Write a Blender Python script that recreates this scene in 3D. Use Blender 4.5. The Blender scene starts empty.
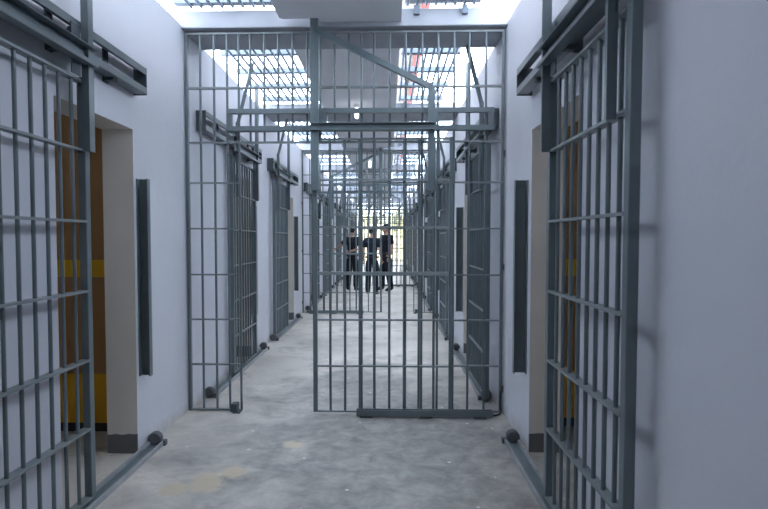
import bpy, bmesh, math, random
from mathutils import Vector, Matrix, Euler
random.seed(7)
S = bpy.context.scene
COL = S.collection

# ------------------------------------------------------------------ materials
def new_mat(name):
    m = bpy.data.materials.new(name); m.use_nodes = True
    nt = m.node_tree; b = nt.nodes['Principled BSDF']
    return m, nt, b

def plain(name, col, rough=0.5, metal=0.0, spec=0.5):
    m, nt, b = new_mat(name)
    b.inputs['Base Color'].default_value = (*col, 1)
    b.inputs['Roughness'].default_value = rough
    b.inputs['Metallic'].default_value = metal
    b.inputs['Specular IOR Level'].default_value = spec
    return m

def noisy(name, c1, c2, scale=4, rough=0.6, detail=6, lo=0.35, hi=0.65, bump=0.0, bscale=60, spec=0.4):
    m, nt, b = new_mat(name)
    N = nt.nodes; L = nt.links
    tc = N.new('ShaderNodeTexCoord'); nz = N.new('ShaderNodeTexNoise')
    nz.inputs['Scale'].default_value = scale; nz.inputs['Detail'].default_value = detail
    L.new(tc.outputs['Object'], nz.inputs['Vector'])
    r = N.new('ShaderNodeValToRGB')
    r.color_ramp.elements[0].position = lo; r.color_ramp.elements[0].color = (*c1, 1)
    r.color_ramp.elements[1].position = hi; r.color_ramp.elements[1].color = (*c2, 1)
    L.new(nz.outputs['Fac'], r.inputs['Fac']); L.new(r.outputs['Color'], b.inputs['Base Color'])
    b.inputs['Roughness'].default_value = rough; b.inputs['Specular IOR Level'].default_value = spec
    if bump:
        n2 = N.new('ShaderNodeTexNoise'); n2.inputs['Scale'].default_value = bscale
        L.new(tc.outputs['Object'], n2.inputs['Vector'])
        bp = N.new('ShaderNodeBump'); bp.inputs['Strength'].default_value = bump; bp.inputs['Distance'].default_value = 0.01
        L.new(n2.outputs['Fac'], bp.inputs['Height']); L.new(bp.outputs['Normal'], b.inputs['Normal'])
    return m

STEEL = noisy('blue_grey_steel_paint', (0.108, 0.138, 0.152), (0.134, 0.168, 0.183), scale=5, rough=0.30, spec=0.6)
STEEL_FLAT = noisy('skylit_flat_bar', (0.175, 0.205, 0.215), (0.23, 0.26, 0.27), scale=6, rough=0.35, spec=0.6)  # crossbar steel made lighter: skylight reflection on the bars put into the colour
STEEL_DK = noisy('dark_steel', (0.05, 0.066, 0.078), (0.075, 0.094, 0.108), scale=7, rough=0.5)
GALV = noisy('worn_rail_steel', (0.27, 0.285, 0.30), (0.37, 0.38, 0.39), scale=9, rough=0.45)
GRATE = noisy('grate_paint', (0.15, 0.19, 0.24), (0.19, 0.23, 0.28), scale=5, rough=0.45)

def wall_material():
    m, nt, b = new_mat('white_wall_paint'); N = nt.nodes; L = nt.links
    geo = N.new('ShaderNodeNewGeometry'); sep = N.new('ShaderNodeSeparateXYZ')
    L.new(geo.outputs['Position'], sep.inputs[0])
    n1 = N.new('ShaderNodeTexNoise'); n1.inputs['Scale'].default_value = 1.3; n1.inputs['Detail'].default_value = 7
    L.new(geo.outputs['Position'], n1.inputs['Vector'])
    r = N.new('ShaderNodeValToRGB')
    r.color_ramp.elements[0].position = 0.3; r.color_ramp.elements[0].color = (0.63, 0.64, 0.695, 1)
    r.color_ramp.elements[1].position = 0.7; r.color_ramp.elements[1].color = (0.68, 0.685, 0.735, 1)
    L.new(n1.outputs['Fac'], r.inputs['Fac'])
    # grime close to the floor, broken up by noise
    n2 = N.new('ShaderNodeTexNoise'); n2.inputs['Scale'].default_value = 9; n2.inputs['Detail'].default_value = 6
    L.new(geo.outputs['Position'], n2.inputs['Vector'])
    ma = N.new('ShaderNodeMath'); ma.operation = 'MULTIPLY_ADD'
    L.new(n2.outputs['Fac'], ma.inputs[0]); ma.inputs[1].default_value = 0.22; L.new(sep.outputs['Z'], ma.inputs[2])
    mr = N.new('ShaderNodeMapRange'); mr.inputs['From Min'].default_value = 0.10; mr.inputs['From Max'].default_value = 0.21
    mr.inputs['To Min'].default_value = 0.65; mr.inputs['To Max'].default_value = 0.0
    L.new(ma.outputs[0], mr.inputs['Value'])
    mx = N.new('ShaderNodeMix'); mx.data_type = 'RGBA'
    L.new(mr.outputs[0], mx.inputs['Factor']); L.new(r.outputs['Color'], mx.inputs['A'])
    mx.inputs['B'].default_value = (0.46, 0.43, 0.40, 1)
    L.new(mx.outputs['Result'], b.inputs['Base Color'])
    b.inputs['Roughness'].default_value = 0.6; b.inputs['Specular IOR Level'].default_value = 0.3
    n3 = N.new('ShaderNodeTexNoise'); n3.inputs['Scale'].default_value = 14; n3.inputs['Detail'].default_value = 4
    L.new(geo.outputs['Position'], n3.inputs['Vector'])
    bp = N.new('ShaderNodeBump'); bp.inputs['Strength'].default_value = 0.25; bp.inputs['Distance'].default_value = 0.01
    L.new(n3.outputs['Fac'], bp.inputs['Height']); L.new(bp.outputs['Normal'], b.inputs['Normal'])
    return m

def banded(name, bands, top, noise=0.0):
    """paint changing colour at set heights: bands = [(z_max, colour)...], bottom first"""
    m, nt, b = new_mat(name); N = nt.nodes; L = nt.links
    geo = N.new('ShaderNodeNewGeometry'); sep = N.new('ShaderNodeSeparateXYZ')
    L.new(geo.outputs['Position'], sep.inputs[0])
    nz = N.new('ShaderNodeTexNoise'); nz.inputs['Scale'].default_value = 12; L.new(geo.outputs['Position'], nz.inputs['Vector'])
    ma = N.new('ShaderNodeMath'); ma.operation = 'MULTIPLY_ADD'
    L.new(nz.outputs['Fac'], ma.inputs[0]); ma.inputs[1].default_value = noise; L.new(sep.outputs['Z'], ma.inputs[2])
    mr = N.new('ShaderNodeMapRange'); mr.inputs['From Max'].default_value = 4.0
    L.new(ma.outputs[0], mr.inputs['Value'])
    r = N.new('ShaderNodeValToRGB'); r.color_ramp.interpolation = 'CONSTANT'
    cols = [c for _, c in bands] + [top]; pos = [0.0] + [z / 4.0 for z, _ in bands]
    e = r.color_ramp.elements
    e[0].position = 0; e[0].color = (*cols[0], 1); e[1].position = pos[1]; e[1].color = (*cols[1], 1)
    for p, c in list(zip(pos, cols))[2:]:
        q = e.new(p); q.color = (*c, 1)
    L.new(mr.outputs[0], r.inputs['Fac'])
    n2 = N.new('ShaderNodeTexNoise'); n2.inputs['Scale'].default_value = 2.5; n2.inputs['Detail'].default_value = 6
    L.new(geo.outputs['Position'], n2.inputs['Vector'])
    mm = N.new('ShaderNodeMapRange'); mm.inputs['To Min'].default_value = 0.85; mm.inputs['To Max'].default_value = 1.1
    L.new(n2.outputs['Fac'], mm.inputs['Value'])
    hsv = N.new('ShaderNodeHueSaturation'); L.new(mm.outputs[0], hsv.inputs['Value']); L.new(r.outputs['Color'], hsv.inputs['Color'])
    L.new(hsv.outputs['Color'], b.inputs['Base Color'])
    b.inputs['Roughness'].default_value = 0.65
    return m

def floor_material():
    m, nt, b = new_mat('worn_concrete'); N = nt.nodes; L = nt.links
    geo = N.new('ShaderNodeNewGeometry')
    def noise(scale, detail=8, dist=0.0, rough=0.6):
        n = N.new('ShaderNodeTexNoise'); n.inputs['Scale'].default_value = scale; n.inputs['Detail'].default_value = detail
        n.inputs['Distortion'].default_value = dist; n.inputs['Roughness'].default_value = rough
        L.new(geo.outputs['Position'], n.inputs['Vector']); return n
    def ramp(src, p0, c0, p1, c1):
        r = N.new('ShaderNodeValToRGB'); e = r.color_ramp.elements
        e[0].position = p0; e[0].color = (*c0, 1); e[1].position = p1; e[1].color = (*c1, 1)
        L.new(src, r.inputs['Fac']); return r
    def mix(fac, a, bcol):
        x = N.new('ShaderNodeMix'); x.data_type = 'RGBA'; L.new(fac, x.inputs['Factor']); L.new(a, x.inputs['A'])
        if isinstance(bcol, tuple): x.inputs['B'].default_value = (*bcol, 1)
        else: L.new(bcol, x.inputs['B'])
        return x.outputs['Result']
    base = ramp(noise(1.1, 9, 0.4).outputs['Fac'], 0.34, (0.46, 0.43, 0.395), 0.66, (0.68, 0.63, 0.57)).outputs['Color']
    fine = ramp(noise(26, 5).outputs['Fac'], 0.35, (0.0, 0.0, 0.0), 0.75, (0.35, 0.35, 0.35)).outputs['Color']
    base = mix(fine, base, (0.38, 0.36, 0.34))
    dark = ramp(noise(2.3, 8, 0.8).outputs['Fac'], 0.53, (0, 0, 0), 0.68, (0.75, 0.75, 0.75)).outputs['Color']
    base = mix(dark, base, (0.26, 0.25, 0.24))
    def blob(cx, cy, rx, ry, nz, lo, hi, amt, nscale=2.6):
        mp = N.new('ShaderNodeMapping'); mp.vector_type = 'POINT'
        mp.inputs['Location'].default_value = (-cx / rx, -cy / ry, 0); mp.inputs['Scale'].default_value = (1 / rx, 1 / ry, 0)
        L.new(geo.outputs['Position'], mp.inputs['Vector'])
        ln = N.new('ShaderNodeVectorMath'); ln.operation = 'LENGTH'; L.new(mp.outputs[0], ln.inputs[0])
        ad = N.new('ShaderNodeMath'); ad.operation = 'MULTIPLY_ADD'
        L.new(noise(nscale, 8, 0.5).outputs['Fac'], ad.inputs[0]); ad.inputs[1].default_value = nz; L.new(ln.outputs['Value'], ad.inputs[2])
        mr = N.new('ShaderNodeMapRange'); mr.inputs['From Min'].default_value = lo + nz / 2; mr.inputs['From Max'].default_value = hi + nz / 2
        mr.inputs['To Min'].default_value = amt; mr.inputs['To Max'].default_value = 0.0; L.new(ad.outputs[0], mr.inputs['Value'])
        return mr.outputs[0]
    dirt = ramp(noise(7.5, 12, 0.4, 0.7).outputs['Fac'], 0.36, (0.15, 0.145, 0.14), 0.66, (0.33, 0.31, 0.29)).outputs['Color']
    base = mix(blob(0.0, 3.9, 1.0, 1.7, 2.4, 0.62, 1.6, 0.97), base, dirt)
    base = mix(blob(-0.30, 5.5, 0.5, 0.9, 2.0, 0.5, 1.3, 0.75), base, dirt)
    base = mix(blob(-0.9, 7.6, 0.5, 0.5, 2.2, 0.4, 1.2, 0.5), base, dirt)
    for bx, by, br in ((-1.05, 3.22, 0.13), (-1.20, 3.12, 0.09), (-0.64, 3.82, 0.07), (-0.92, 3.35, 0.08)):
        base = mix(blob(bx, by, br, br * 1.1, 2.2, 0.7, 1.1, 0.75, 9), base, (0.52, 0.43, 0.30))
    vor = N.new('ShaderNodeTexVoronoi'); vor.inputs['Scale'].default_value = 5.5; L.new(geo.outputs['Position'], vor.inputs['Vector'])
    spk = ramp(vor.outputs['Distance'], 0.06, (0.9, 0.9, 0.9), 0.085, (0, 0, 0)).outputs['Color']
    base = mix(spk, base, (0.62, 0.62, 0.62))
    L.new(base, b.inputs['Base Color'])
    rr = ramp(noise(1.7, 6).outputs['Fac'], 0.35, (0.38, 0.38, 0.38), 0.7, (0.62, 0.62, 0.62))
    L.new(rr.outputs['Color'], b.inputs['Roughness'])
    bp = N.new('ShaderNodeBump'); bp.inputs['Strength'].default_value = 0.15; bp.inputs['Distance'].default_value = 0.01
    L.new(noise(40, 5).outputs['Fac'], bp.inputs['Height']); L.new(bp.outputs['Normal'], b.inputs['Normal'])
    return m

WALL = wall_material()
DARKBASE = (0.15, 0.15, 0.15)
REVEAL = banded('beige_reveal_plaster', [(0.135, DARKBASE)], (0.80, 0.74, 0.68), noise=0.03)
OCHRE = banded('ochre_cell_paint', [(0.05, (0.06, 0.055, 0.05)), (0.42, (0.82, 0.45, 0.02)), (1.11, (0.44, 0.235, 0.09)), (1.24, (0.85, 0.48, 0.02))], (0.44, 0.235, 0.09))
CELLWHITE = noisy('cell_plaster', (0.50, 0.49, 0.46), (0.60, 0.58, 0.55), scale=2, rough=0.8)
FLOOR = floor_material()
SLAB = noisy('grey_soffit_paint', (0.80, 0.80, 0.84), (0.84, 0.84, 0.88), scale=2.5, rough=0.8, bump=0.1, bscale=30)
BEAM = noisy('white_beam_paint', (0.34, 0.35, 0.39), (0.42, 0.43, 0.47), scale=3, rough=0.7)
SAND = noisy('pale_sand', (0.30, 0.27, 0.20), (0.38, 0.34, 0.25), scale=1.5, rough=0.9)
CREAM = noisy('cream_render', (0.70, 0.62, 0.38), (0.80, 0.72, 0.48), scale=1.0, rough=0.9)
LEAF = noisy('leaves', (0.52, 0.52, 0.20), (0.72, 0.66, 0.34), scale=9, rough=0.7)
BARK = plain('bark', (0.16, 0.11, 0.07), 0.9)
RED = plain('red_oxide_steel', (0.52, 0.09, 0.08), 0.6)
BEIGE = noisy('beige_board', (0.34, 0.31, 0.26), (0.42, 0.38, 0.32), scale=1.5, rough=0.8)
RUBBER = plain('dark_roller', (0.10, 0.105, 0.115), 0.7)
BLACK = plain('black_cable', (0.02, 0.02, 0.022), 0.5)
CLOTH = noisy('black_uniform', (0.012, 0.013, 0.018), (0.022, 0.024, 0.032), scale=30, rough=0.9, spec=0.2)
NAVY = noisy('navy_uniform', (0.014, 0.018, 0.032), (0.024, 0.030, 0.048), scale=30, rough=0.9, spec=0.2)
SKIN = plain('skin', (0.48, 0.27, 0.19), 0.55)
HAIR = plain('dark_hair', (0.012, 0.010, 0.009), 0.6)
BOOT = plain('black_boot', (0.012, 0.012, 0.013), 0.35)
EYE = plain('eye', (0.03, 0.02, 0.02), 0.2)
PLASTIC = plain('white_plastic', (0.8, 0.8, 0.78), 0.4)
def emit(name, col, st):
    m, nt, b = new_mat(name)
    b.inputs['Base Color'].default_value = (*col, 1)
    b.inputs['Emission Color'].default_value = (*col, 1); b.inputs['Emission Strength'].default_value = st
    return m
BULB = emit('lit_bulb', (0.93, 0.97, 1.0), 8)

# ------------------------------------------------------------------ mesh helpers
def box(bm, x0, x1, y0, y1, z0, z1, mi=0):
    v = [bm.verts.new(p) for p in ((x0,y0,z0),(x1,y0,z0),(x1,y1,z0),(x0,y1,z0),(x0,y0,z1),(x1,y0,z1),(x1,y1,z1),(x0,y1,z1))]
    for q in ((0,3,2,1),(4,5,6,7),(0,1,5,4),(1,2,6,5),(2,3,7,6),(3,0,4,7)):
        f = bm.faces.new([v[i] for i in q]); f.material_index = mi

def rod(bm, p, q, r, seg=10, cap=True):
    p = Vector(p); q = Vector(q); d = (q - p); L = d.length
    rot = d.to_track_quat('Z', 'Y').to_matrix().to_4x4()
    M = Matrix.Translation((p + q) / 2) @ rot
    bmesh.ops.create_cone(bm, cap_ends=cap, segments=seg, radius1=r, radius2=r, depth=L, matrix=M)

def bar_box(bm, p, q, w, h):
    """square-section bar from p to q; w across X/Y, h the other way"""
    p = Vector(p); q = Vector(q); d = q - p
    M = Matrix.Translation((p + q) / 2) @ d.to_track_quat('Z', 'Y').to_matrix().to_4x4() @ Matrix.Diagonal((w, h, d.length, 1))
    bmesh.ops.create_cube(bm, size=1, matrix=M)

def build(name, bm, mats, parent=None, smooth=False, loc=None, bevel=0):
    if bevel:
        bmesh.ops.bevel(bm, geom=bm.edges[:], offset=bevel, segments=1, affect='EDGES')
    bmesh.ops.recalc_face_normals(bm, faces=bm.faces[:])
    me = bpy.data.meshes.new(name); bm.to_mesh(me); bm.free()
    for m in (mats if isinstance(mats, (list, tuple)) else [mats]): me.materials.append(m)
    if smooth:
        for p in me.polygons: p.use_smooth = True
        try: me.set_sharp_from_angle(angle=math.radians(40))
        except Exception: pass
    o = bpy.data.objects.new(name, me); COL.objects.link(o)
    if parent: o.parent = parent
    if loc: o.location = loc
    return o

def one(name, fn, mat, parent=None, **k):
    bm = bmesh.new(); fn(bm); return build(name, bm, mat, parent, **k)

def thing(name, label, cat, loc=(0,0,0), group=None, rz=0):
    o = bpy.data.objects.new(name, None); COL.objects.link(o)
    o.empty_display_size = 0.1; o.location = loc; o.rotation_euler = (0,0,rz)
    tag(o, label, cat, group); return o

def tag(o, label, cat, group=None):
    o['label'] = label; o['category'] = cat
    if group: o['group'] = group

def struct(o):
    o['kind'] = 'structure'; return o

def copy_tree(o, parent=None):
    c = o.copy(); COL.objects.link(c)
    if parent: c.parent = parent
    for ch in list(o.children): copy_tree(ch, c)
    return c

ORD = ['nearest', 'second', 'third', 'fourth', 'fifth', 'sixth', 'seventh', 'eighth', 'ninth', 'tenth', 'eleventh', 'twelfth', 'thirteenth']

# ------------------------------------------------------------------ layout numbers (metres; camera stands at x=0, y=0)
WL, WR = -1.63, 0.925           # corridor faces of the two walls
TH = 0.20                       # wall thickness
ZT = 3.08                       # wall top
MOD = 6.2                       # gate to gate
NM = 5
Y_GATE = 4.59
Y0, Y1 = -5.0, 31.2
MIDX = (WL + WR) / 2

L_OPEN, R_OPEN = [], []
for k in range(NM):
    o = MOD * k
    L_OPEN += [(2.77 + o, 3.635 + o), (5.84 + o, 6.71 + o)]
    R_OPEN += [(2.83 + o, 3.735 + o), (6.10 + o, 6.99 + o)]
L_OPEN = [p for p in L_OPEN if p[1] < Y1]; R_OPEN = [p for p in R_OPEN if p[1] < Y1]
Z_OPEN = 2.10

# ------------------------------------------------------------------ setting
def wall(name, x0, x1, openings):
    bm = bmesh.new(); y = Y0
    for a, b in openings:
        box(bm, x0, x1, y, a, 0, Z_OPEN); y = b
    box(bm, x0, x1, y, Y1, 0, Z_OPEN)
    box(bm, x0, x1, Y0, Y1, Z_OPEN, ZT)
    bmesh.ops.recalc_face_normals(bm, faces=bm.faces[:])
    edges = [e for p in openings for e in p]
    for f in bm.faces:
        c = f.calc_center_median()
        if abs(f.normal.y) > 0.9 and any(abs(c.y - e) < 1e-4 for e in edges): f.material_index = 1
        if f.normal.z < -0.9 and c.z > 1: f.material_index = 1
    return struct(build(name, bm, [WALL, REVEAL]))
wall('wall_left', WL - TH, WL, L_OPEN)
wall('wall_right', WR, WR + TH, R_OPEN)

struct(one('floor', lambda bm: box(bm, -4.6, 3.9, Y0, Y1, -0.12, 0), FLOOR))
struct(one('ground', lambda bm: box(bm, -40, 40, -40, 90, -0.40, -0.13), SAND))
struct(one('wall_back', lambda bm: box(bm, WL - TH, WR + TH, Y0 - 0.2, Y0, 0, 3.3), WALL))

# cells behind the walls: cross walls painted ochre, outer wall with unseen high openings added to light the cells, ceiling
def cells(side, openings, sx):
    x_in = WL - TH if sx < 0 else WR + TH
    x_out = x_in + sx * 2.5
    bm = bmesh.new(); xa, xb = sorted((x_in, x_out))
    cross = [b + 0.42 for a, b in openings]
    if side == 'right': cross = [c + 0.12 for c in cross]
    for c in [cross[0] - 3.1] + cross: box(bm, xa, xb, c, c + 0.12, 0, 2.8)
    struct(build('wall_%s_cells' % side, bm, OCHRE))
    bm = bmesh.new(); xo = sorted((x_out, x_out + sx * 0.2))
    ya, yb = cross[0] - 3.0, cross[-1] + 0.12
    y = ya
    for c in cross:
        w0, w1 = c - 1.45, c - 0.65
        box(bm, *xo, y, w0, 1.95, 2.35); y = w1
    box(bm, *xo, y, yb, 1.95, 2.35); box(bm, *xo, ya, yb, -0.12, 1.95); box(bm, *xo, ya, yb, 2.35, 2.8)
    struct(build('wall_%s_outer' % side, bm, CELLWHITE))
    struct(one('ceiling_%s_cells' % side, lambda b: box(b, xa, xb, ya, yb, 2.8, 2.95), CELLWHITE))
cells('left', L_OPEN, -1)
cells('right', R_OPEN, 1)

# walkway slab overhead (the corridor ceiling), notched where each sliding gate's post runs through it
SL0, SL1, SZ = -0.835, 0.10, 3.09
def slab(bm):
    outline = [(SL0, -1.70)]
    left, right = [], []
    for k in range(NM):
        y = Y_GATE - 0.07 + MOD * k
        notch = [(SL0, y - 0.11)] + [(SL0 + 0.035 * (1 - math.cos(t)), y - 0.11 + 0.04 * math.sin(t)) for t in (0.5, 1.0, 1.57)] + [(-0.53, y - 0.07), (-0.53, y + 0.05), (SL0, y + 0.05)]
        if k % 2 == 0: left += notch
        else: right += [(SL0 + SL1 - p, q) for p, q in notch]
    pts = [(SL0, -1.70)] + left + [(SL0, Y1), (SL1, Y1)] + right[::-1] + [(SL1, -1.70)]
    vs = [bm.verts.new((x, y, SZ)) for x, y in pts]
    f = bm.faces.new(vs)
    r = bmesh.ops.extrude_face_region(bm, geom=[f])
    for v in r['geom']:
        if isinstance(v, bmesh.types.BMVert): v.co.z += 0.16
struct(one('ceiling', slab, SLAB))
# the stretch behind the photographer has a closed ceiling
struct(one('ceiling_closed_end', lambda bm: box(bm, WL - TH, WR + TH, Y0, 1.42, SZ + 0.16, SZ + 0.36), SLAB))

# cross beams carrying the slab, every 3.1 m
BEAM_Y = [1.42 + 3.1 * i for i in range(-1, 10)]
for i, y in enumerate(BEAM_Y):
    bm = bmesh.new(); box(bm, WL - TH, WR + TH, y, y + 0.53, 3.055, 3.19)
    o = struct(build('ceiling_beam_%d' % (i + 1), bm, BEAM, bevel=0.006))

# canopy above the walkway: beige deck with a red edge beam, on posts
bm = bmesh.new()
box(bm, -1.35, 0.60, -1.6, Y1, 5.42, 5.52, 0)
box(bm, 0.58, 0.70, -1.6, Y1, 5.30, 5.56, 1); box(bm, -1.45, -1.33, -1.6, Y1, 5.30, 5.56, 1)
for y in BEAM_Y: box(bm, -0.42, -0.32, y + 0.2, y + 0.3, 3.24, 5.45, 1)
struct(build('roof_canopy', bm, [BEIGE, RED]))

# ------------------------------------------------------------------ cell doors
ROWS = [0.045, 0.41, 0.77, 1.13, 1.49, 1.85, 2.20]
LEN = 1.02
def make_leaf(sx):
    """leaf built with its near edge at local y=0; local x=0 is its own centre plane; sx points to the wall"""
    root = bpy.data.objects.new('sliding_cell_door', None); COL.objects.link(root); root.empty_display_size = 0.1
    X = lambda a, b: sorted((a * sx, b * sx))
    for y in (0, LEN - 0.045):
        one('stile', lambda bm: box(bm, *X(-0.020, 0.020), y, y + 0.045, 0.03, 2.225), STEEL, root, bevel=0.003)
    n = 8
    for i in range(1, n + 1):
        y = 0.022 + (LEN - 0.045) * i / (n + 1)
        one('bar', lambda bm: rod(bm, (0, y, 0.035), (0, y, 2.21), 0.0095), STEEL, root, smooth=True)
    for z in ROWS:
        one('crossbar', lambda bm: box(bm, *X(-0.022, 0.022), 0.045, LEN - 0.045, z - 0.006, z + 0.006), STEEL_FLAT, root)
    # operating posts that come down from the walkway above and lap onto the leaf
    ya, yb = (LEN - 0.072, LEN - 0.020) if sx < 0 else (LEN - 0.062, LEN - 0.040)
    xa, xb = (-0.060, -0.024) if sx < 0 else (-0.066, -0.022)
    def far(bm):
        box(bm, *X(xb - 0.005, xb), ya, yb, 1.845, 3.17); box(bm, *X(xa, xb), ya, ya + 0.005, 1.845, 3.17)
        box(bm, *X(xa, xb), yb - 0.005, yb, 1.845, 3.17); box(bm, *X(xa, xa + 0.005), ya, yb, 1.845, 3.17)
    one('operating_post', far, STEEL, root)
    def near(bm):
        ym = 0.115
        bar_box(bm, (-0.044 * sx, ym, 1.83), (-0.044 * sx, ym, 2.58), 0.037, 0.022)
        rod(bm, (-0.044 * sx, ym, 2.56), (-0.20 * sx, ym, 3.17), 0.019, 12)
    one('operating_post', near, STEEL, root)
    # carriage channel between the posts, open towards the corridor
    def chan(bm):
        box(bm, *X(-0.040, -0.034), 0.0, LEN - 0.02, 2.275, 2.365)
        box(bm, *X(-0.085, -0.034), 0.0, LEN - 0.02, 2.275, 2.281); box(bm, *X(-0.085, -0.034), 0.0, LEN - 0.02, 2.359, 2.365)
        box(bm, *X(-0.085, -0.080), 0.0, LEN - 0.02, 2.275, 2.295)
    one('carriage_channel', chan, STEEL, root)
    for y in (0.14, LEN - 0.14):
        h = one('hanger', lambda bm: box(bm, *X(-0.036, -0.030), y - 0.04, y + 0.04, 2.21, 2.455), STEEL_DK, root)
        one('wheel', lambda bm: rod(bm, (-0.030 * sx, y, 2.408), (-0.006 * sx, y, 2.408), 0.034, 18), STEEL_DK, h, smooth=True)
    return root

TRK = 2.16
def make_top_track(sx):
    W = 0.061 if sx < 0 else 0.077
    root = bpy.data.objects.new('door_track', None); COL.objects.link(root); root.empty_display_size = 0.1
    X = lambda a, b: sorted((a * sx, b * sx))      # 0 = leaf plane, +0.06 = wall face
    def up(bm):
        box(bm, *X(-0.022, 0.05), 0, TRK, 2.482, 2.488); box(bm, *X(-0.022, -0.016), 0, TRK, 2.448, 2.488)
    one('upper_rail', up, STEEL, root)
    def lo(bm):
        box(bm, *X(-0.022, 0.05), 0, TRK, 2.325, 2.331); box(bm, *X(-0.022, -0.016), 0, TRK, 2.325, 2.366); box(bm, *X(0.044, 0.05), 0, TRK, 2.325, 2.36)
    one('lower_rail', lo, STEEL, root)
    for y in (0, TRK - 0.008):
        one('end_plate', lambda bm: box(bm, *X(-0.022, W), y, y + 0.008, 2.32, 2.49), STEEL_DK, root)
    for y in (0.55, 1.2, 1.75):
        one('bracket', lambda bm: (box(bm, *X(0.05, W + 0.001), y, y + 0.05, 2.30, 2.49), box(bm, *X(0.0, W + 0.001), y, y + 0.05, 2.305, 2.325)), STEEL_DK, root)
    return root

FTR = 2.16
def make_floor_track(sx):
    root = bpy.data.objects.new('floor_track', None); COL.objects.link(root); root.empty_display_size = 0.1
    X = lambda a, b: sorted((a * sx, b * sx))
    one('base_strip', lambda bm: box(bm, *X(-0.038, 0.038), 0, FTR, 0.0, 0.008), STEEL, root)
    one('outer_rail', lambda bm: box(bm, *X(-0.050, -0.036), 0, FTR, 0.0, 0.034), GALV, root, bevel=0.002)
    one('inner_rail', lambda bm: box(bm, *X(0.036, 0.050), 0, FTR, 0.0, 0.034), GALV, root, bevel=0.002)
    for y in (-0.02, FTR + 0.02):
        one('end_roller', lambda bm: rod(bm, (0.012 * sx, y - 0.03, 0.047), (0.012 * sx, y + 0.03, 0.047), 0.044, 20), RUBBER, root, smooth=True, bevel=0.006)
        one('end_stop', lambda bm: box(bm, *X(-0.062, -0.030), y - 0.02, y + 0.02, 0.0, 0.035), STEEL_DK, root)
    return root

def make_strike(sx):
    D = -0.072 if sx < 0 else -0.085
    root = bpy.data.objects.new('strike_channel', None); COL.objects.link(root); root.empty_display_size = 0.1
    X = lambda a, b: sorted((a * sx, b * sx))      # 0 = wall face, -0.075 = corridor side
    def ch(bm):
        box(bm, *X(D, 0.0), 0.040, 0.046, 0.50, 1.79)
        box(bm, *X(D, D + 0.006), 0.0, 0.046, 0.50, 1.79); box(bm, *X(-0.006, 0.0), 0.0, 0.046, 0.50, 1.79)
    one('channel', ch, STEEL, root)
    for z in (0.66, 1.60):
        one('lug', lambda bm: box(bm, *X(-0.030, 0.0), 0.046, 0.085, z, z + 0.05), STEEL_DK, root)
    return root

PROTO = {sx: dict(leaf=make_leaf(sx), top=make_top_track(sx), fl=make_floor_track(sx), strike=make_strike(sx)) for sx in (-1, 1)}
USED = set()
def place(kind, sx, loc, label, cat, group):
    p = PROTO[sx][kind]
    o = p if (kind, sx) not in USED else copy_tree(p)
    USED.add((kind, sx)); o.location = loc; tag(o, label, cat, group); return o

def door_set(side, n, opening, shut, leaf_y=None):
    sx = -1 if side == 'left' else 1
    xw = WL if sx < 0 else WR; xl = xw - sx * (0.062 if sx < 0 else 0.078)
    a, b = opening
    y = leaf_y if leaf_y is not None else (b - 1.02 if shut else a - 0.80)
    if n == 0: where = 'on the %s wall nearest the camera, before the first gate' % side; w2 = 'nearest the camera on the %s wall' % side
    else: where = 'on the %s wall, %s from the camera' % (side, ORD[n]); w2 = '%s from the camera on the %s wall' % (ORD[n], side)
    place('leaf', sx, (xl, y, 0), 'blue-grey barred cell door %s %s' % ('closed' if shut else 'slid open', where), 'cell door', 'sliding cell doors')
    place('top', sx, (xl, b + ((0.30 if shut else 0.03) if sx < 0 else 0.01) - TRK, 0), 'overhead steel rails, cell door %s' % w2, 'door track', 'overhead cell door rails')
    place('fl', sx, (xl, b + ((0.44 if shut else 0.14) if sx < 0 else 0.15) - FTR, 0), 'double floor rail of the cell door %s' % w2, 'floor track', 'cell door floor rails')
    place('strike', sx, (xw, b + (0.035 if sx < 0 else 0.08), 0), 'dark upright channel by the cell opening %s' % w2, 'channel', 'upright strike channels')

for i, op in enumerate(L_OPEN):
    door_set('left', i, op, shut=(i % 2 == 1), leaf_y={0: 1.925, 2: 7.83}.get(i))
for i, op in enumerate(R_OPEN):
    door_set('right', i, op, shut=False, leaf_y={0: 2.00, 1: 4.88}.get(i, op[0] - (0.84 if i % 2 == 0 else 1.22)))

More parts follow.
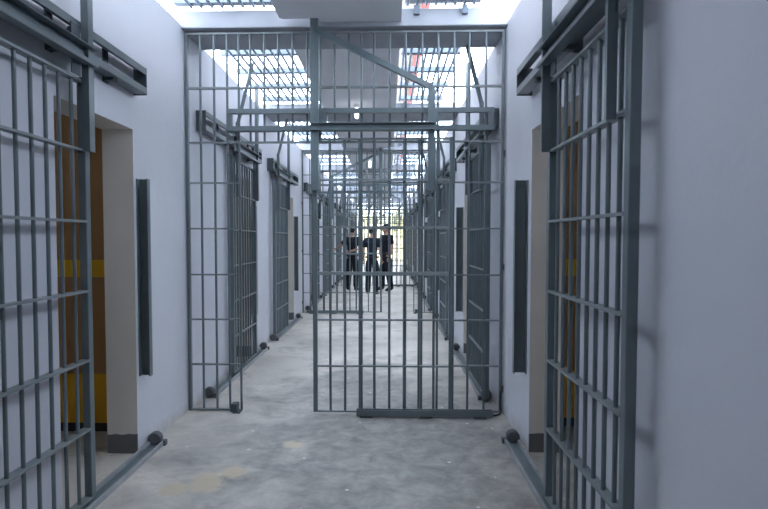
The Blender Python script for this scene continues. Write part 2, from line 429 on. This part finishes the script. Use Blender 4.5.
# ------------------------------------------------------------------ corridor gates
BX = [-1.612, -1.503, -1.392, -1.287, -1.194, -1.10, -0.988, -0.876, -0.761, -0.644, -0.539, -0.425, -0.31, -0.212,
      -0.112, 0.012, 0.139, 0.269, 0.394, 0.521, 0.640, 0.771, 0.905]
GR = [0.012, 0.38, 0.748, 1.112, 1.483, 1.85, 2.172, 2.605, 3.032]
def make_screen(mir):
    M = (lambda x: 2 * MIDX - x) if mir else (lambda x: x)
    R = lambda a, b: sorted((M(a), M(b)))
    root = bpy.data.objects.new('barred_screen', None); COL.objects.link(root); root.empty_display_size = 0.1
    for i, x in enumerate(BX):
        z0 = 2.172 if 5 <= i <= 12 else 0.005
        if i in (0, 22):
            one('frame_post', lambda bm: box(bm, M(x) - 0.012, M(x) + 0.012, -0.015, 0.015, 0.0, 3.04), STEEL, root)
        else:
            one('bar', lambda bm: rod(bm, (M(x), 0, z0), (M(x), 0, 3.035), 0.0095), STEEL, root, smooth=True)
    for z in GR:
        if z > 2.1:
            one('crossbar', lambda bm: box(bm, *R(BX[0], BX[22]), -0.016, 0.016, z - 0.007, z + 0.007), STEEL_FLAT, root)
        else:
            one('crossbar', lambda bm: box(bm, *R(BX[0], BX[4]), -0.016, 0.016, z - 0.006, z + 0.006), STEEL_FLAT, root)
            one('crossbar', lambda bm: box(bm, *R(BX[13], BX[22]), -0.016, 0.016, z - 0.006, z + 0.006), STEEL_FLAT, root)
    # hanging rails for the sliding gate
    one('upper_rail', lambda bm: box(bm, *R(-1.275, 0.83), -0.060, -0.018, 2.392, 2.428), STEEL, root)
    def lo(bm):
        box(bm, *R(-1.275, 0.83), -0.060, -0.018, 2.250, 2.256); box(bm, *R(-1.275, 0.83), -0.060, -0.054, 2.250, 2.292)
    one('lower_rail', lo, STEEL, root)
    for x in (-1.272, 0.79):
        one('end_bracket', lambda bm: box(bm, *R(x, x + 0.035), -0.052, -0.012, 2.25, 2.43), STEEL, root)
    def latch(bm):
        box(bm, *R(-1.245, -1.185), -0.09, -0.01, 0.0, 0.012); box(bm, *R(-1.262, -1.212), -0.085, -0.005, 0.012, 0.075)
    one('latch_block', latch, STEEL_DK, root, bevel=0.002)
    for z in (0.17, 1.15, 2.05):
        one('wall_lug', lambda bm: box(bm, *R(0.905, 0.925), -0.015, 0.02, z, z + 0.05), STEEL_DK, root)
    return root

def make_guide(mir):
    M = (lambda x: 2 * MIDX - x) if mir else (lambda x: x)
    R = lambda a, b: sorted((M(a), M(b)))
    root = bpy.data.objects.new('floor_guide', None); COL.objects.link(root); root.empty_display_size = 0.1
    def ch(bm):
        box(bm, *R(-0.246, 0.816), -0.170, -0.164, 0.014, 0.062); box(bm, *R(-0.246, 0.816), -0.170, -0.120, 0.014, 0.020)
        box(bm, *R(-0.246, 0.816), -0.126, -0.120, 0.014, 0.062)
    one('channel', ch, STEEL, root)
    for x in (-0.17, 0.30, 0.72):
        one('foot', lambda bm: box(bm, *R(x - 0.05, x + 0.05), -0.165, -0.122, 0.0, 0.014), STEEL_DK, root)
    return root

def make_gate(mir):
    M = (lambda x: 2 * MIDX - x) if mir else (lambda x: x)
    R = lambda a, b: sorted((M(a), M(b)))
    root = bpy.data.objects.new('sliding_gate', None); COL.objects.link(root); root.empty_display_size = 0.1
    y0, y1 = -0.018, 0.016
    one('stile', lambda bm: box(bm, *R(-0.592, -0.557), y0, y1, 0.025, 2.19), STEEL, root, bevel=0.003)
    one('stile', lambda bm: box(bm, *R(0.478, 0.500), y0, y1, 0.025, 2.19), STEEL, root, bevel=0.003)
    one('operating_post', lambda bm: box(bm, *R(-0.600, -0.537), -0.062, -0.020, 1.775, 3.33), STEEL, root, bevel=0.003)    # runs on up through the slab
    one('operating_post', lambda bm: box(bm, *R(0.306, 0.360), -0.062, -0.020, 1.775, 2.575), STEEL, root, bevel=0.003)
    one('diagonal_brace', lambda bm: bar_box(bm, (M(-0.56), -0.041, 3.005), (M(0.335), -0.041, 2.565), 0.042, 0.042), STEEL, root)
    for i in range(1, 9):
        x = -0.572 + 0.1165 * i
        one('bar', lambda bm: rod(bm, (M(x), -0.001, 0.03), (M(x), -0.001, 2.18), 0.0105), STEEL, root, smooth=True)
    for z in (0.032, 0.394, 0.762, 1.13, 1.494, 1.862, 2.18):
        h = 0.012 if abs(z - 1.13) < .01 else 0.007
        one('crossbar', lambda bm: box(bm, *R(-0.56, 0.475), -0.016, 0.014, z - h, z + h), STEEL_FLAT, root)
    def top(bm):
        box(bm, *R(-0.60, 0.36), -0.070, -0.064, 2.238, 2.292); box(bm, *R(-0.60, 0.36), -0.095, -0.064, 2.286, 2.294); box(bm, *R(-0.60, 0.36), -0.095, -0.064, 2.236, 2.242)
    one('top_channel', top, STEEL, root)
    for x in (-0.545, 0.330):
        h = one('hanger', lambda bm: box(bm, *R(x - 0.02, x + 0.02), -0.019, -0.012, 2.17, 2.39), STEEL, root)
        one('wheel', lambda bm: rod(bm, (M(x + 0.03), -0.012, 2.345), (M(x + 0.03), 0.014, 2.345), 0.042, 20), STEEL, h, smooth=True)
    return root

GP = {m: (make_screen(m), make_gate(m), make_guide(m)) for m in (False, True)}
GW = ['nearest the camera, white beam above it', 'second from the camera, before the standing officers', 'third from the camera, just behind the standing officers', 'fourth from the camera, far down the corridor', 'last at the bright far end of the corridor']
GF = ['nearest the camera', 'second from the camera', 'third from the camera', 'fourth from the camera', 'last in the corridor']
GL = ['nearest the camera, half open', 'second from the camera, at left of the corridor', 'third from the camera, just behind the officers', 'fourth from the camera, far down the corridor', 'last before the bright far end']
for k in range(NM):
    m = bool(k % 2); s, g, fg = GP[m]
    if k > 1: s, g, fg = copy_tree(s), copy_tree(g), copy_tree(fg)
    s.location = (0, Y_GATE + MOD * k, 0); g.location = (0, Y_GATE - 0.092 + MOD * k, 0)
    fg.location = (0, Y_GATE + MOD * k, 0)
    tag(fg, 'low steel channel on the floor under the sliding gate ' + GF[k], 'floor guide', 'gate floor guides')
    tag(s, 'fixed bar screen across the corridor, ' + GW[k], 'bar screen', 'corridor bar screens')
    tag(g, 'barred sliding gate with diagonal brace, ' + GL[k], 'gate', 'sliding corridor gates')

# loose black cable at the foot of the near gate's right-hand post
def cable(bm):
    pts = [(0.80, 4.50, 0.008), (0.85, 4.49, 0.008), (0.89, 4.52, 0.010), (0.905, 4.545, 0.03), (0.896, 4.545, 0.08), (0.897, 4.548, 0.15), (0.905, 4.55, 0.19)]
    for p, q in zip(pts, pts[1:]): rod(bm, p, q, 0.007, 8)
tag(one('cable', cable, BLACK, smooth=True), "thin black cable lying at the foot of the near screen's right post", 'cable')

# ------------------------------------------------------------------ skylight grates
def make_grate(sx, length):
    root = bpy.data.objects.new('skylight_grate', None); COL.objects.link(root); root.empty_display_size = 0.1
    if sx < 0: x0, x1, n = -1.56, -0.865, 9
    else: x0, x1, n = 0.13, 0.68, 8
    zb = 3.20
    npipe = 5
    for i in range(npipe):
        y = 0.036 + (length - 0.072) * i / (npipe - 1)
        one('cross_tube', lambda bm: box(bm, x0 - (0.10 if sx < 0 else 0), x1 + (0.03 if sx > 0 else 0), y - 0.034, y + 0.034, zb + 0.020, zb + 0.070), GRATE, root)
    for i in range(n):
        x = x0 + 0.02 + (x1 - x0 - 0.04) * i / (n - 1)
        one('bar', lambda bm: rod(bm, (x, 0.004, zb + 0.0125), (x, length - 0.004, zb + 0.0125), 0.0125, 8), GRATE, root, smooth=True)
    for x in ((x0 + 0.09, x1 - 0.09) if sx > 0 else ()):
        one('foot', lambda bm: box(bm, x - 0.022, x + 0.022, length - 0.03, length + 0.005, 3.135, zb), GRATE, root)
        one('foot', lambda bm: box(bm, x - 0.022, x + 0.022, -0.005, 0.03, 3.135, zb), GRATE, root)
    return root
LN = 3.1 - 0.53 - 0.012
gp = {}
for side, sx in (('left', -1), ('right', 1)):
    gp[sx] = make_grate(sx, LN)
    for i, y in enumerate(BEAM_Y[1:-1]):
        o = gp[sx] if i == 0 else copy_tree(gp[sx])
        o.location = (0, y + 0.536, 0)
        lab = ('barred skylight grate overhead at %s, cut by the photo\'s top edge' % side) if i == 0 else \
              ('barred skylight grate over the %s side, %s past the first gate' % (side, 'first' if i == 1 else ORD[i - 1]))
        tag(o, lab, 'skylight grate', 'skylight grates')

# ------------------------------------------------------------------ bulbs
def bulb(x, y, label):
    r = thing('hanging_bulb', label, 'lamp', (x, y, SZ), 'ceiling bulbs')
    one('socket', lambda bm: (rod(bm, (0, 0, -0.045), (0, 0, 0), 0.024, 16), rod(bm, (0, 0, -0.012), (0, 0, 0), 0.035, 20)), PLASTIC, r, smooth=True)
    def tube(bm):
        for a in (-1, 1):
            rod(bm, (a * 0.013, 0, -0.16), (a * 0.013, 0, -0.045), 0.011, 12)
            rod(bm, (0, a * 0.013, -0.16), (0, a * 0.013, -0.045), 0.011, 12)
        rod(bm, (-0.017, 0, -0.165), (0.017, 0, -0.165), 0.011, 12); rod(bm, (0, -0.017, -0.165), (0, 0.017, -0.165), 0.011, 12)
    one('bulb', tube, BULB, r, smooth=True)
bulb(-0.395, 7.25, 'bright white bulb under the ceiling just past the nearest gate')
bulb(-0.385, 12.2, 'small bright bulb under the ceiling beyond the second gate')

# ------------------------------------------------------------------ people
def skin_mesh(nodes, edges, sub=2):
    """nodes: name -> (pos, (rx, ry)); returns a bmesh grown around the skeleton"""
    me = bpy.data.meshes.new('tmp'); names = list(nodes); ix = {n: i for i, n in enumerate(names)}
    me.from_pydata([nodes[n][0] for n in names], [(ix[a], ix[b]) for a, b in edges], [])
    o = bpy.data.objects.new('tmp', me); COL.objects.link(o)
    md = o.modifiers.new('s', 'SKIN'); md.use_smooth_shade = True
    sk = me.skin_vertices[0].data
    for n in names: sk[ix[n]].radius = nodes[n][1]
    sk[0].use_root = True
    if sub:
        s2 = o.modifiers.new('u', 'SUBSURF'); s2.levels = sub; s2.render_levels = sub
    dg = bpy.context.evaluated_depsgraph_get(); dg.update()
    ev = o.evaluated_get(dg); m2 = bpy.data.meshes.new_from_object(ev)
    bm = bmesh.new(); bm.from_mesh(m2)
    bpy.data.objects.remove(o); bpy.data.meshes.remove(m2); bpy.data.meshes.remove(me)
    return bm

def remesh(bms, voxel):
    me = bpy.data.meshes.new('tmp'); big = bmesh.new()
    for b in bms:
        t = bpy.data.meshes.new('t'); b.to_mesh(t); b.free(); big.from_mesh(t); bpy.data.meshes.remove(t)
    bmesh.ops.recalc_face_normals(big, faces=big.faces[:])
    big.to_mesh(me); big.free()
    o = bpy.data.objects.new('tmp', me); COL.objects.link(o)
    r = o.modifiers.new('r', 'REMESH'); r.mode = 'VOXEL'; r.voxel_size = voxel; r.use_smooth_shade = True
    sm = o.modifiers.new('m', 'SMOOTH'); sm.iterations = 2; sm.factor = 0.5
    dg = bpy.context.evaluated_depsgraph_get(); dg.update()
    m2 = bpy.data.meshes.new_from_object(o.evaluated_get(dg))
    bm = bmesh.new(); bm.from_mesh(m2)
    bpy.data.objects.remove(o); bpy.data.meshes.remove(me); bpy.data.meshes.remove(m2)
    return bm

def ball(bm, c, r, u=16, v=12, rot=None):
    M = Matrix.Translation(c) @ (rot or Matrix.Identity(4)) @ Matrix.Diagonal((r[0], r[1], r[2], 1))
    bmesh.ops.create_uvsphere(bm, u_segments=u, v_segments=v, radius=1, matrix=M)

def person(label, loc, rz, scale, arms, legs, cap, shirt, head_turn=0.0):
    """local frame: faces -y. arms: {side: (elbow, wrist, hand_dir)}; legs: {side: (knee, ankle, toe)}"""
    P = thing('person', label, 'person', loc, 'officers in the corridor', rz); P.scale = (scale,) * 3
    V = lambda *a: Vector(a)
    n = {'pelvis': ((0, 0, .96), (.125, .090)), 'waist': ((0, 0, 1.10), (.125, .090)), 'chest': ((0, .005, 1.28), (.165, .115)),
         'upper': ((0, .015, 1.41), (.13, .085)), 'neck': ((0, .012, 1.50), (.055, .055)), 'skull': ((0, 0, 1.60), (.05, .05))}
    e = [('pelvis', 'waist'), ('waist', 'chest'), ('chest', 'upper'), ('upper', 'neck'), ('neck', 'skull')]
    bms = []
    for s, (el, wr, hd) in arms.items():
        g = 'LR'[s > 0]; hd = Vector(hd).normalized(); wrv = Vector(wr)
        n['sh' + g] = ((s * .165, .015, 1.425), (.062, .062)); n['el' + g] = (el, (.043, .043)); n['wr' + g] = (wr, (.029, .029))
        palm = wrv + hd * .055
        n['pm' + g] = (tuple(palm), (.036, .024))
        e += [('upper', 'sh' + g), ('sh' + g, 'el' + g), ('el' + g, 'wr' + g), ('wr' + g, 'pm' + g)]
        side = hd.cross(V(0, 1, 0.2)); side = side.normalized() if side.length > .1 else V(1, 0, 0)
        nrm = hd.cross(side).normalized()
        for j, (off, ln) in enumerate(((-.027, .066), (-.009, .078), (.009, .073), (.027, .058))):
            a = palm + hd * .015 + side * off; b = a + hd * ln * .6 + nrm * .004; c = b + (hd * .8 + nrm * .6).normalized() * ln * .5
            bms.append(skin_mesh({'a': (tuple(a), (.010, .010)), 'b': (tuple(b), (.009, .009)), 'c': (tuple(c), (.0075, .0075))}, [('a', 'b'), ('b', 'c')], 1))
        a = palm - hd * .02 - side * .02; b = a - side * .028 + hd * .025 + nrm * .01; c = b + hd * .032 + nrm * .008
        bms.append(skin_mesh({'a': (tuple(a), (.012, .012)), 'b': (tuple(b), (.0105, .0105)), 'c': (tuple(c), (.009, .009))}, [('a', 'b'), ('b', 'c')], 1))
    for s, (kn, an, to) in legs.items():
        g = 'LR'[s > 0]
        n['hp' + g] = ((s * .085, 0, .90), (.080, .082)); n['kn' + g] = (kn, (.055, .057)); n['an' + g] = (an, (.038, .040)); n['to' + g] = (to, (.040, .028))
        e += [('pelvis', 'hp' + g), ('hp' + g, 'kn' + g), ('kn' + g, 'an' + g), ('an' + g, 'to' + g)]
    body = skin_mesh(n, e, 2)
    R = Matrix.Translation((0, 0, 1.62)) @ Matrix.Rotation(head_turn, 4, 'Z') @ Matrix.Translation((0, 0, -1.62))
    hb = bmesh.new()
    ball(hb, (0, .012, 1.655), (.074, .094, .090)); ball(hb, (0, -.018, 1.595), (.055, .068, .062))
    ball(hb, (0, -.089, 1.615), (.012, .020, .020), 8, 6)                 # nose
    ball(hb, (0, -.076, 1.583), (.024, .012, .008), 8, 6)                 # lips
    ball(hb, (0, -.070, 1.556), (.022, .018, .014), 8, 6)                 # chin
    for s in (-1, 1): ball(hb, (s * .076, .012, 1.625), (.010, .020, .032), 8, 6)
    bmesh.ops.transform(hb, matrix=R, verts=hb.verts[:])
    build('body', remesh([body, hb] + bms, .0085), SKIN, P, smooth=False)
    bpy_body = P.children[0]
    for p in bpy_body.data.polygons: p.use_smooth = True
    # clothes: the same skeleton, slightly fuller
    def grow(names_r, edges, sub=2): return skin_mesh(names_r, edges, sub)
    sh = {k: (n[k][0], (n[k][1][0] + .022, n[k][1][1] + .022)) for k in ('waist', 'chest', 'upper')}
    sh['hem'] = ((0, 0, .90), (.178, .140)); se = [('waist', 'hem'), ('waist', 'chest'), ('chest', 'upper')]
    sh['collar'] = ((0, .013, 1.478), (.064, .064)); se.append(('upper', 'collar'))
    for s in arms:
        g = 'LR'[s > 0]; a = Vector(n['sh' + g][0]); b = Vector(n['el' + g][0])
        sh['sh' + g] = (tuple(a), (.078, .078)); sh['sl' + g] = (tuple(a.lerp(b, .78)), (.066, .066))
        se += [('upper', 'sh' + g), ('sh' + g, 'sl' + g)]
    build('shirt', grow(sh, se), shirt, P, smooth=True)
    tr = {'top': ((0, 0, 1.03), (.150, .112)), 'pelvis': ((0, 0, .93), (.160, .122))}; te = [('top', 'pelvis')]
    for s in legs:
        g = 'LR'[s > 0]; kn = Vector(n['kn' + g][0]); an = Vector(n['an' + g][0])
        tr['hp' + g] = (n['hp' + g][0], (.105, .108)); tr['kn' + g] = (n['kn' + g][0], (.080, .082)); tr['an' + g] = (tuple(an.lerp(kn, -.02)), (.070, .074))
        te += [('pelvis', 'hp' + g), ('hp' + g, 'kn' + g), ('kn' + g, 'an' + g)]
    build('trousers', grow(tr, te), shirt, P, smooth=True)
    build('belt', (lambda bm: (bmesh.ops.create_cone(bm, cap_ends=True, segments=24, radius1=1, radius2=1, depth=.045, matrix=Matrix.Translation((0, 0, .985)) @ Matrix.Diagonal((.180, .140, 1, 1))), bm)[1])(bmesh.new()), BOOT, P, smooth=True)
    for s in legs:
        g = 'LR'[s > 0]; an = Vector(n['an' + g][0]); to = Vector(n['to' + g][0]); kn = Vector(n['kn' + g][0])
        heel = an + (an - to) * .25; heel.z = .045
        build('boot', grow({'an': (tuple(an), (.056, .058)), 'sh': (tuple(an.lerp(kn, .32)), (.058, .060)), 'heel': (tuple(heel), (.046, .044)),
                            'ball': (tuple(an.lerp(to, .75) * 1.0), (.050, .042)), 'toe': (tuple(to + (to - an).normalized() * .04), (.042, .034))},
                           [('an', 'sh'), ('an', 'heel'), ('an', 'ball'), ('ball', 'toe')]), BOOT, P, smooth=True)
    hr = bmesh.new()
    ball(hr, (0, .022, 1.668), (.080, .095, .088), 24, 16)
    bmesh.ops.bisect_plane(hr, geom=hr.verts[:] + hr.edges[:] + hr.faces[:], plane_co=(0, -.02, 1.655), plane_no=(0, -.62, -.55 if not cap else -.6), clear_outer=True)
    bmesh.ops.transform(hr, matrix=R, verts=hr.verts[:])
    build('hair', hr, HAIR, P, smooth=True)
    if cap:
        cb = bmesh.new(); ball(cb, (0, .008, 1.688), (.087, .108, .078), 24, 16)
        bmesh.ops.bisect_plane(cb, geom=cb.verts[:] + cb.edges[:] + cb.faces[:], plane_co=(0, 0, 1.682), plane_no=(0, -.06, -1), clear_outer=True)
        M = Matrix.Translation((0, -.115, 1.684)) @ Matrix.Rotation(.18, 4, 'X') @ Matrix.Diagonal((.072, .075, .006, 1))
        bmesh.ops.create_uvsphere(cb, u_segments=16, v_segments=8, radius=1, matrix=M)
        bmesh.ops.transform(cb, matrix=R, verts=cb.verts[:])
        build('cap', cb, shirt, P, smooth=True)
    eb = bmesh.new()
    for s in (-1, 1): ball(eb, (s * .030, -.076, 1.640), (.012, .008, .008), 8, 6)
    bmesh.ops.transform(eb, matrix=R, verts=eb.verts[:])
    build('eyes', eb, EYE, P, smooth=True)
    return P

hang = lambda s: ((s * .225, .03, 1.15), (s * .235, -.06, .92), (0, -.25, -1))
stand = lambda s, dy=0: ((s * .10, -.02 + dy * .5, .50), (s * .115, .02 + dy, .085), (s * .135, -.12 + dy, .045))
pr = person('officer in black cap and black uniform standing in profile, facing left, rightmost of three', (-0.05, 15.38, 0), math.radians(-58), 1.02,
       {1: hang(1), -1: ((-.23, .0, 1.16), (-.17, -.21, 1.05), (.3, -1, 0))}, {1: stand(1, .05), -1: stand(-1, -.06)}, True, CLOTH, head_turn=-0.35)
pr.scale = (1.13, 1.13, 1.02)
person('dark-haired officer in dark uniform seen from behind, middle of three', (-0.40, 14.28, 0), math.radians(172), .965,
       {1: hang(1), -1: hang(-1)}, {1: stand(1, -.03), -1: stand(-1, .06)}, False, NAVY, head_turn=-.25)
person('dark-haired officer seen from behind reaching one bare arm left, leftmost of three', (-0.96, 15.35, 0), math.radians(165), .98,
       {1: ((.34, -.04, 1.235), (.52, -.18, 1.16), (1, -.5, -.1)), -1: ((-.24, .10, 1.16), (-.02, .19, 1.10), (1, .1, 0))},
       {1: stand(1), -1: stand(-1, .03)}, False, CLOTH, head_turn=.1)

# ------------------------------------------------------------------ yard beyond the far end
struct(one('wall_yard', lambda bm: box(bm, -14, 14, 44, 44.3, -0.14, 3.2), CREAM))
def tree(x, y, h, label):
    t = thing('leafy_tree', label, 'tree', (x, y, -0.13), 'trees beyond the far gate')
    def tr(bm):
        rod(bm, (0, 0, 0), (0.05, 0, h * .55), .09, 10)
        for a in range(4): rod(bm, (0.05, 0, h * .45), (math.cos(a * 1.7) * .8, math.sin(a * 1.7) * .8, h * .8), .035, 8)
    one('trunk', tr, BARK, t, smooth=True)
    def cr(bm):
        for i in range(420):
            d = Vector((random.gauss(0, 1), random.gauss(0, 1), random.gauss(0, 1))).normalized() * (random.random() ** .4)
            c = Vector((d.x * h * .38, d.y * h * .38, h * .68 + d.z * h * .34)); r = random.uniform(.09, .17)
            M = Matrix.Translation(c) @ Euler((random.random() * 6, random.random() * 6, 0)).to_matrix().to_4x4() @ Matrix.Diagonal((r, r * .5, 1, 1))
            q = [bm.verts.new(M @ Vector(p)) for p in ((-1, 0, 0), (0, -1, .02), (1, 0, 0), (0, 1, .02))]
            bm.faces.new(q)
    one('crown', cr, LEAF, t)
tree(1.5, 39.5, 4.0, 'sunlit yellow-green tree seen at right through the far gate')
tree(-3.0, 40, 4.4, 'sunlit yellow-green tree seen at left through the far gate')

# ------------------------------------------------------------------ sky
w = bpy.data.worlds.new('sky'); S.world = w; w.use_nodes = True
bg = w.node_tree.nodes['Background']; bg.inputs['Color'].default_value = (0.73, 0.85, 1.0, 1); bg.inputs['Strength'].default_value = 9.8

# ------------------------------------------------------------------ camera
F = 572.0
cd = bpy.data.cameras.new('camera'); cam = bpy.data.objects.new('camera', cd); COL.objects.link(cam)
cd.sensor_width = 36; cd.lens = 36 * F / 768; cd.sensor_fit = 'HORIZONTAL'
cd.shift_x = 13 / 768; cd.shift_y = 7.5 / 768; cd.clip_start = 0.05; cd.clip_end = 300
cam.location = (0, 0, 1.4)
cam.rotation_euler = (math.radians(90 - 2.3016), 0, math.radians(1.7023))
cd.dof.use_dof = True; cd.dof.focus_distance = 9.0; cd.dof.aperture_fstop = 6.0
S.camera = cam
S.view_settings.view_transform = 'Standard'; S.view_settings.look = 'None'
S.view_settings.exposure = 0.13; S.view_settings.gamma = 1.0; S.view_settings.use_curve_mapping = False
